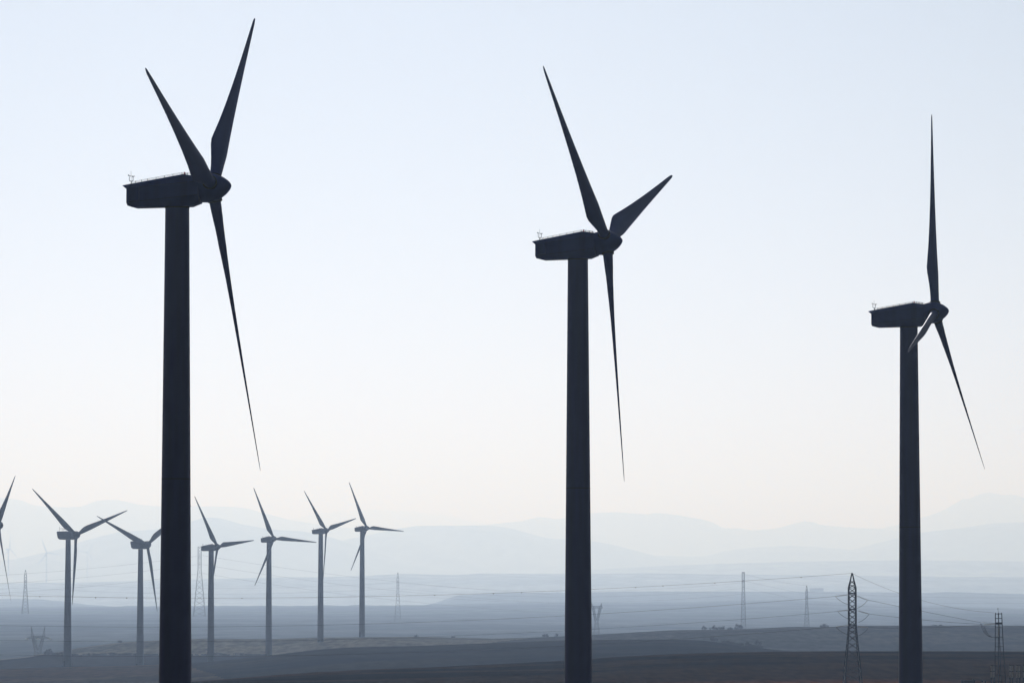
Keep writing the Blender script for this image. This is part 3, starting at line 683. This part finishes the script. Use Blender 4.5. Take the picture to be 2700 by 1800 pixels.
def cat_pylon(cx, horn, arm, waist, base, horn_w, arm_w, shoulder_w, waist_w, base_w, D, label, lit):
    D *= KF; s = F / D; P = at(cx, 1560, D); zb = (1560 - base) / s
    t = thing('lattice_pylon', label, 'pylon', (P.x, D, zb), R_(12), 'distant lattice pylons')
    z = lambda row: (1560 - row) / s - zb
    dpt = 1.1
    b = MB(); r1, r2 = .18, .10
    for sx in (-1, 1):
        for sy in (-dpt, dpt):
            # horn
            b.bar((sx*horn_w/s, 0, z(horn)), (sx*(shoulder_w+2.5)/s, sy, z(arm)), r1); b.bar((sx*horn_w/s, 0, z(horn)), (sx*(shoulder_w-4)/s, sy, z(arm)), r1)
            b.bar((sx*(horn_w-.5)/s, sy*.4, z(horn+(arm-horn)*.5)), (sx*(shoulder_w+2)/s, sy, z(arm-2)), r2)
    link('horn', b.mesh('horn'), lattice_far, t)
    b = MB()
    for sy in (-dpt, dpt):
        b.bar((-arm_w/s, 0, z(arm)), (arm_w/s, 0, z(arm)), r1); b.bar((-shoulder_w/s, sy, z(arm-5)), (shoulder_w/s, sy, z(arm-5)), r1)
        for sx in (-1, 1): b.bar((sx*arm_w/s, 0, z(arm)), (sx*shoulder_w/s, sy, z(arm-5)), r1)
        m = 8
        for i in range(m):
            u0 = -shoulder_w + 2*shoulder_w*i/m; u1 = -shoulder_w + 2*shoulder_w*(i+1)/m
            b.bar((u0/s, sy, z(arm if i % 2 else arm-5)), (u1/s, sy, z(arm-5 if i % 2 else arm)), r2)
    link('cross_arm', b.mesh('cross_arm'), lattice_far, t)
    b = MB()
    for sx in (-1, 1):
        n = 6
        for sy in (-dpt, dpt):
            o0, o1 = Vector((sx*shoulder_w/s, sy, z(arm))), Vector((sx*waist_w/s, sy, z(waist))); i0, i1 = Vector((sx*(shoulder_w-5)/s, sy, z(arm))), Vector((sx*.3/s, sy, z(waist-4)))
            b.bar(o0, o1, r1); b.bar(i0, i1, r1)
            for i in range(n): b.bar(o0.lerp(o1, i/n), i0.lerp(i1, (i+1)/n), r2); b.bar(i0.lerp(i1, i/n), o0.lerp(o1, (i+1)/n), r2)
    link('upper_body', b.mesh('upper_body'), lattice_far, t)
    lv = [(z(waist) + (0 - z(waist)) * i / 4, (waist_w + (base_w - waist_w) * i / 4) / s) for i in range(5)]
    lattice_body(t, lv, r1, r2, lattice_far)
    for u in (-arm_w + .5, 0, arm_w - .5):
        if lit:
            for sx in (-1, 1): link('insulator', insulator((u/s, -.4, z(arm+1)), ((u + sx*5)/s, -.8, z(arm+2)), .42).mesh('insulator'), glass, t)
        else: link('insulator', insulator((u/s, -.2, z(arm)), (u/s, -.2, z(arm+9)), .12).mesh('insulator'), glass, t)
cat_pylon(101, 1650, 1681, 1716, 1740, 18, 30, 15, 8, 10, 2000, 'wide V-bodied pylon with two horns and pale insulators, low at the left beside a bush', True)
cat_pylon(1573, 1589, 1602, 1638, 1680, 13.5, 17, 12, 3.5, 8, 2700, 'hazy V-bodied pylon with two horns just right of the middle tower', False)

def far_wire(label, pts, D0, D1_, r=.07): return seen_wire(label, pts, D0 * KF, D1_ * KF, r * KF * .58, 2, 40)
names = ('upper', 'middle', 'lower')
for i, (a, c, e) in enumerate(((1465,1487,1502), (1487,1511,1530), (1512,1536,1556))):
    far_wire('faint %s cable running left from the square-topped pylon behind the largest tower' % names[i], [(519,a),(369,a+20),(197,a+37),(0,a+50),(-300,a+62)], 2900, 2500)
for i, (a, c, e) in enumerate(((1465,1487,1540), (1488,1512,1563), (1511,1536,1588))):
    far_wire('faint %s cable sloping down right from the square-topped pylon across the turbine row' % names[i], [(533,a),(701,c),(1100,e),(1450,e+25)], 2900, 3600)
for i, y in enumerate((1533, 1548, 1563)):
    far_wire('faint %s cable between the two pointed pylons at the left' % names[i], [(67,y),(253,y+11),(520,y+18),(800,y+12),(1049,y+2)], 3300, 3300, .06)
    far_wire('faint %s cable leaving the left pointed pylon for the left edge' % names[i], [(67,y),(0,y+4),(-250,y+12)], 3300, 3300, .06)
    far_wire('faint %s cable running right from the lone pointed pylon to the middle tower' % names[i], [(1049,y+2),(1250,y+19),(1560,y+24),(1960,y+2)], 3300, 2700, .06)
for i, y in enumerate((1512, 1530, 1548)):
    far_wire('faint %s cable from the square-topped pylon down to the small pointed one' % names[i], [(1960,y),(2050,y+20),(2127,y+31+i*4)], 2700, 2800, .05)
for i, y in enumerate((1560, 1575, 1590)):
    far_wire('faint %s cable running right from the small pointed pylon past the right tower' % names[i], [(2127,y),(2400,y+12),(2750,y+14)], 2800, 2800, .05)

# ------------------------------------------------------------------ bushes, hedges
leaf = mat('bush_foliage', (.010,.013,.011), rough=.8, var=.35, scale=.7, spec=.1)
bark = mat('bush_bark', (.05,.042,.035), rough=.9, var=.2)
def bush(cx, base, w, h, D, label, seed, name='bush', n=None, cat='bush', group='bushes on the field crests'):
    D *= KF; rnd = random.Random(seed); s = F / D; W, H = w / s, h / s; P = at(cx, base, D); z = ground_z(P.x, D)
    z = min(P.z, z + .4)
    t = thing(name, label, cat, (P.x, D, z), rnd.random() * .3, group)
    b = MB(); k = max(3, int(W / 1.6)); tips = []
    for i in range(k * 2):
        x0 = (rnd.random() - .5) * W * .6; q = Vector((x0 + (rnd.random()-.5) * W * .35, (rnd.random()-.5) * W * .4, H * (.45 + .45 * rnd.random())))
        b.bar((x0, 0, -.3), q, .09, 5, .03); tips.append(q)
    link('stem', b.mesh('stem'), bark, t)
    b = MB(); clumps = []
    for i in range(max(10, int(W * H * 1.5))):
        u = rnd.random() * 2 - 1; hz = rnd.random()
        top = (1 - abs(u) ** 3) * (.70 + .30 * math.sin(u * 7 + seed) * math.cos(u * 3.1 + seed * 2))
        clumps.append((Vector((u * W * .5, (rnd.random()-.5) * W * .45, H * (.06 + .98 * (hz ** .8) * max(top, .3)))), .45 + .45 * rnd.random()))
    for c, r in clumps:
        for j in range(30):
            d = Vector((rnd.gauss(0,1), rnd.gauss(0,1), rnd.gauss(0,.8))).normalized() * r * (.4 + .8 * rnd.random()) * 1.1
            p = c + d; a = Vector((rnd.gauss(0,1), rnd.gauss(0,1), rnd.gauss(0,1))).normalized() * (.14 + .16 * rnd.random()); e = a.orthogonal().normalized() * a.length * .6
            b.add([p - a, p + e, p + a, p - e], [(0, 1, 2, 3)])
    link('crown', b.mesh('crown'), leaf, t)
BU = [(1856,1658,14,8,1956,'small round bush, leftmost of the bushes on the ridge left of the big pylon'),(1882,1658,20,10,1956,'second bush from the left on the ridge below the square-topped pylon'),(1903,1658,17,9,1956,'third bush on the ridge, between the low ones and the tall one'),
      (1925,1658,14,4,1956,'lowest bush on the ridge just left of the tall ragged one'),(1948,1658,22,17,1956,'tallest ragged bush on the ridge, at the foot of the square-topped pylon'),
      (2174,1653,20,11,1956,'round bush on the ridge just left of the big pylon'),(1438,1677,15,10,1957,'round bush on the ridge left of the middle tower'),(1467,1677,9,9,1957,'thin sprig of a bush against the left side of the middle tower'),
      (1195,1682,11,6,1957,'two tiny twiggy shrubs on the ridge in the middle distance'),(1097,1678,7,6,1957,'tiny shrub on the ridge far right of the turbine row'),
      (1884,1689,18,12,1500,'dark bush at the left end of the scrub on the darker slope'),(1918,1695,10,8,1500,'small bush in the scrub right of the dark one'),
      (1974,1707,20,18,1490,'loose bush in the scrub left of the tallest shrub'),(1998,1712,26,27,1490,'tallest dark shrub at the right end of the scrub'),
      (128,1725,22,18,1802,'dark bush beside the V-bodied pylon at the left'),(1017,1701,26,10,1860,'low dark bush on the pale slope right of the turbine row'),
      (317,1686,10,4,1960,'tiny shrub on the pale ridge left of the largest tower'),(2463,1650,16,3,1956,'left of two low shrubs on the ridge right of the right tower'),(2478,1650,12,3,1956,'right of two low shrubs on the ridge right of the right tower')]
for i, (cx, ba, w, h, D, lab) in enumerate(BU): bush(cx, ba, w, h, D, lab, 11 + i)
def hedge(x0, x1, row0, row1, h, D, label, seed, cat='hedge'):
    D *= KF; rnd = random.Random(seed); s = F / D; P = at((x0+x1)/2, (row0+row1)/2, D); W = (x1-x0)/s; H = h/s
    t = thing('hedge', label, cat, (P.x, D, 0), 0, 'hedges and scrub strips')
    b = MB(); bs = MB(); n = int(W * 1.8)
    for i in range(n):
        x = (rnd.random()-.5) * W; dy = (rnd.random()-.5) * 3; z0 = ground_z(P.x + x, D + dy); hh = H * (.45 + .55 * abs(math.sin(x * .23 + seed) * math.cos(x*.071)) + .15*rnd.random())
        if i % 3 == 0: bs.bar((x, dy, z0-.2), (x+.2, dy, z0+hh*.7), .06, 4, .03)
        for j in range(46):
            p = Vector((x + rnd.gauss(0,.6), dy + rnd.gauss(0,.6), z0 + hh * rnd.random()))
            a = Vector((rnd.gauss(0,1), rnd.gauss(0,1), rnd.gauss(0,1))).normalized() * (.14 + .18 * rnd.random()); e = a.orthogonal().normalized() * a.length * .6
            b.add([p - a, p + e, p + a, p - e], [(0, 1, 2, 3)])
    link('stem', bs.mesh('stem'), bark, t); link('crown', b.mesh('crown'), leaf, t)
hedge(138,176,1725,1726,7,1802,'short dense hedge at the left, right of the bush by the V-bodied pylon',1)
hedge(176,420,1728,1728,7,1800,'long low hedge under the pale ridge, left of the largest tower',2)
hedge(495,700,1728,1728,7,1800,'long low hedge under the pale ridge, right of the largest tower',3)
hedge(1905,2012,1703,1703,7,1492,'strip of low scrub on the slope left of the big pylon',4)
# far barn on the plateau
q = at(2153, 1560, 10250 * KF); gzb = ground_z(q.x, 10250 * KF)
bn = thing('barn', 'tiny long low building on the far plateau left of the big pylon', 'building', (q.x, 10250 * KF, gzb - 1), 0)
b = MB(); b.box(-24,24,-8,8,-3,7.5); link('wall', b.mesh('wall'), mat('barn_wall', (.3,.29,.27), var=.1), bn)
b = MB(); b.add([(-25,-9,7.5),(25,-9,7.5),(25,9,7.5),(-25,9,7.5),(-24,0,11.5),(24,0,11.5)], [(0,1,5,4),(2,3,4,5),(0,4,3),(1,2,5),(0,3,2,1)]); link('roof', b.mesh('roof'), mat('barn_roof', (.2,.17,.15), var=.1), bn)

# ------------------------------------------------------------------ haze
hm = bpy.data.materials.new('haze'); hm.use_nodes = True; n = hm.node_tree
hm.cycles.volume_sampling = 'DISTANCE'; hm.cycles.homogeneous_volume = True
n.nodes.remove(n.nodes['Principled BSDF'])
pv = n.nodes.new('ShaderNodeVolumePrincipled'); mx_ = max(HAZE)
pv.inputs['Color'].default_value = (HAZE[0]/mx_, HAZE[1]/mx_, HAZE[2]/mx_, 1)
pv.inputs['Absorption Color'].default_value = (1, 1, 1, 1)
pv.inputs['Density'].default_value = mx_; pv.inputs['Density Attribute'].default_value = ''
pv.inputs['Anisotropy'].default_value = HAZE_G
n.links.new(pv.outputs[0], n.nodes['Material Output'].inputs['Volume'])
b = MB(); b.box(-68000, 68000, -1600, 87500, -330, 1900)
hz = link('haze', b.mesh('haze'), hm); hz['kind'] = 'stuff'
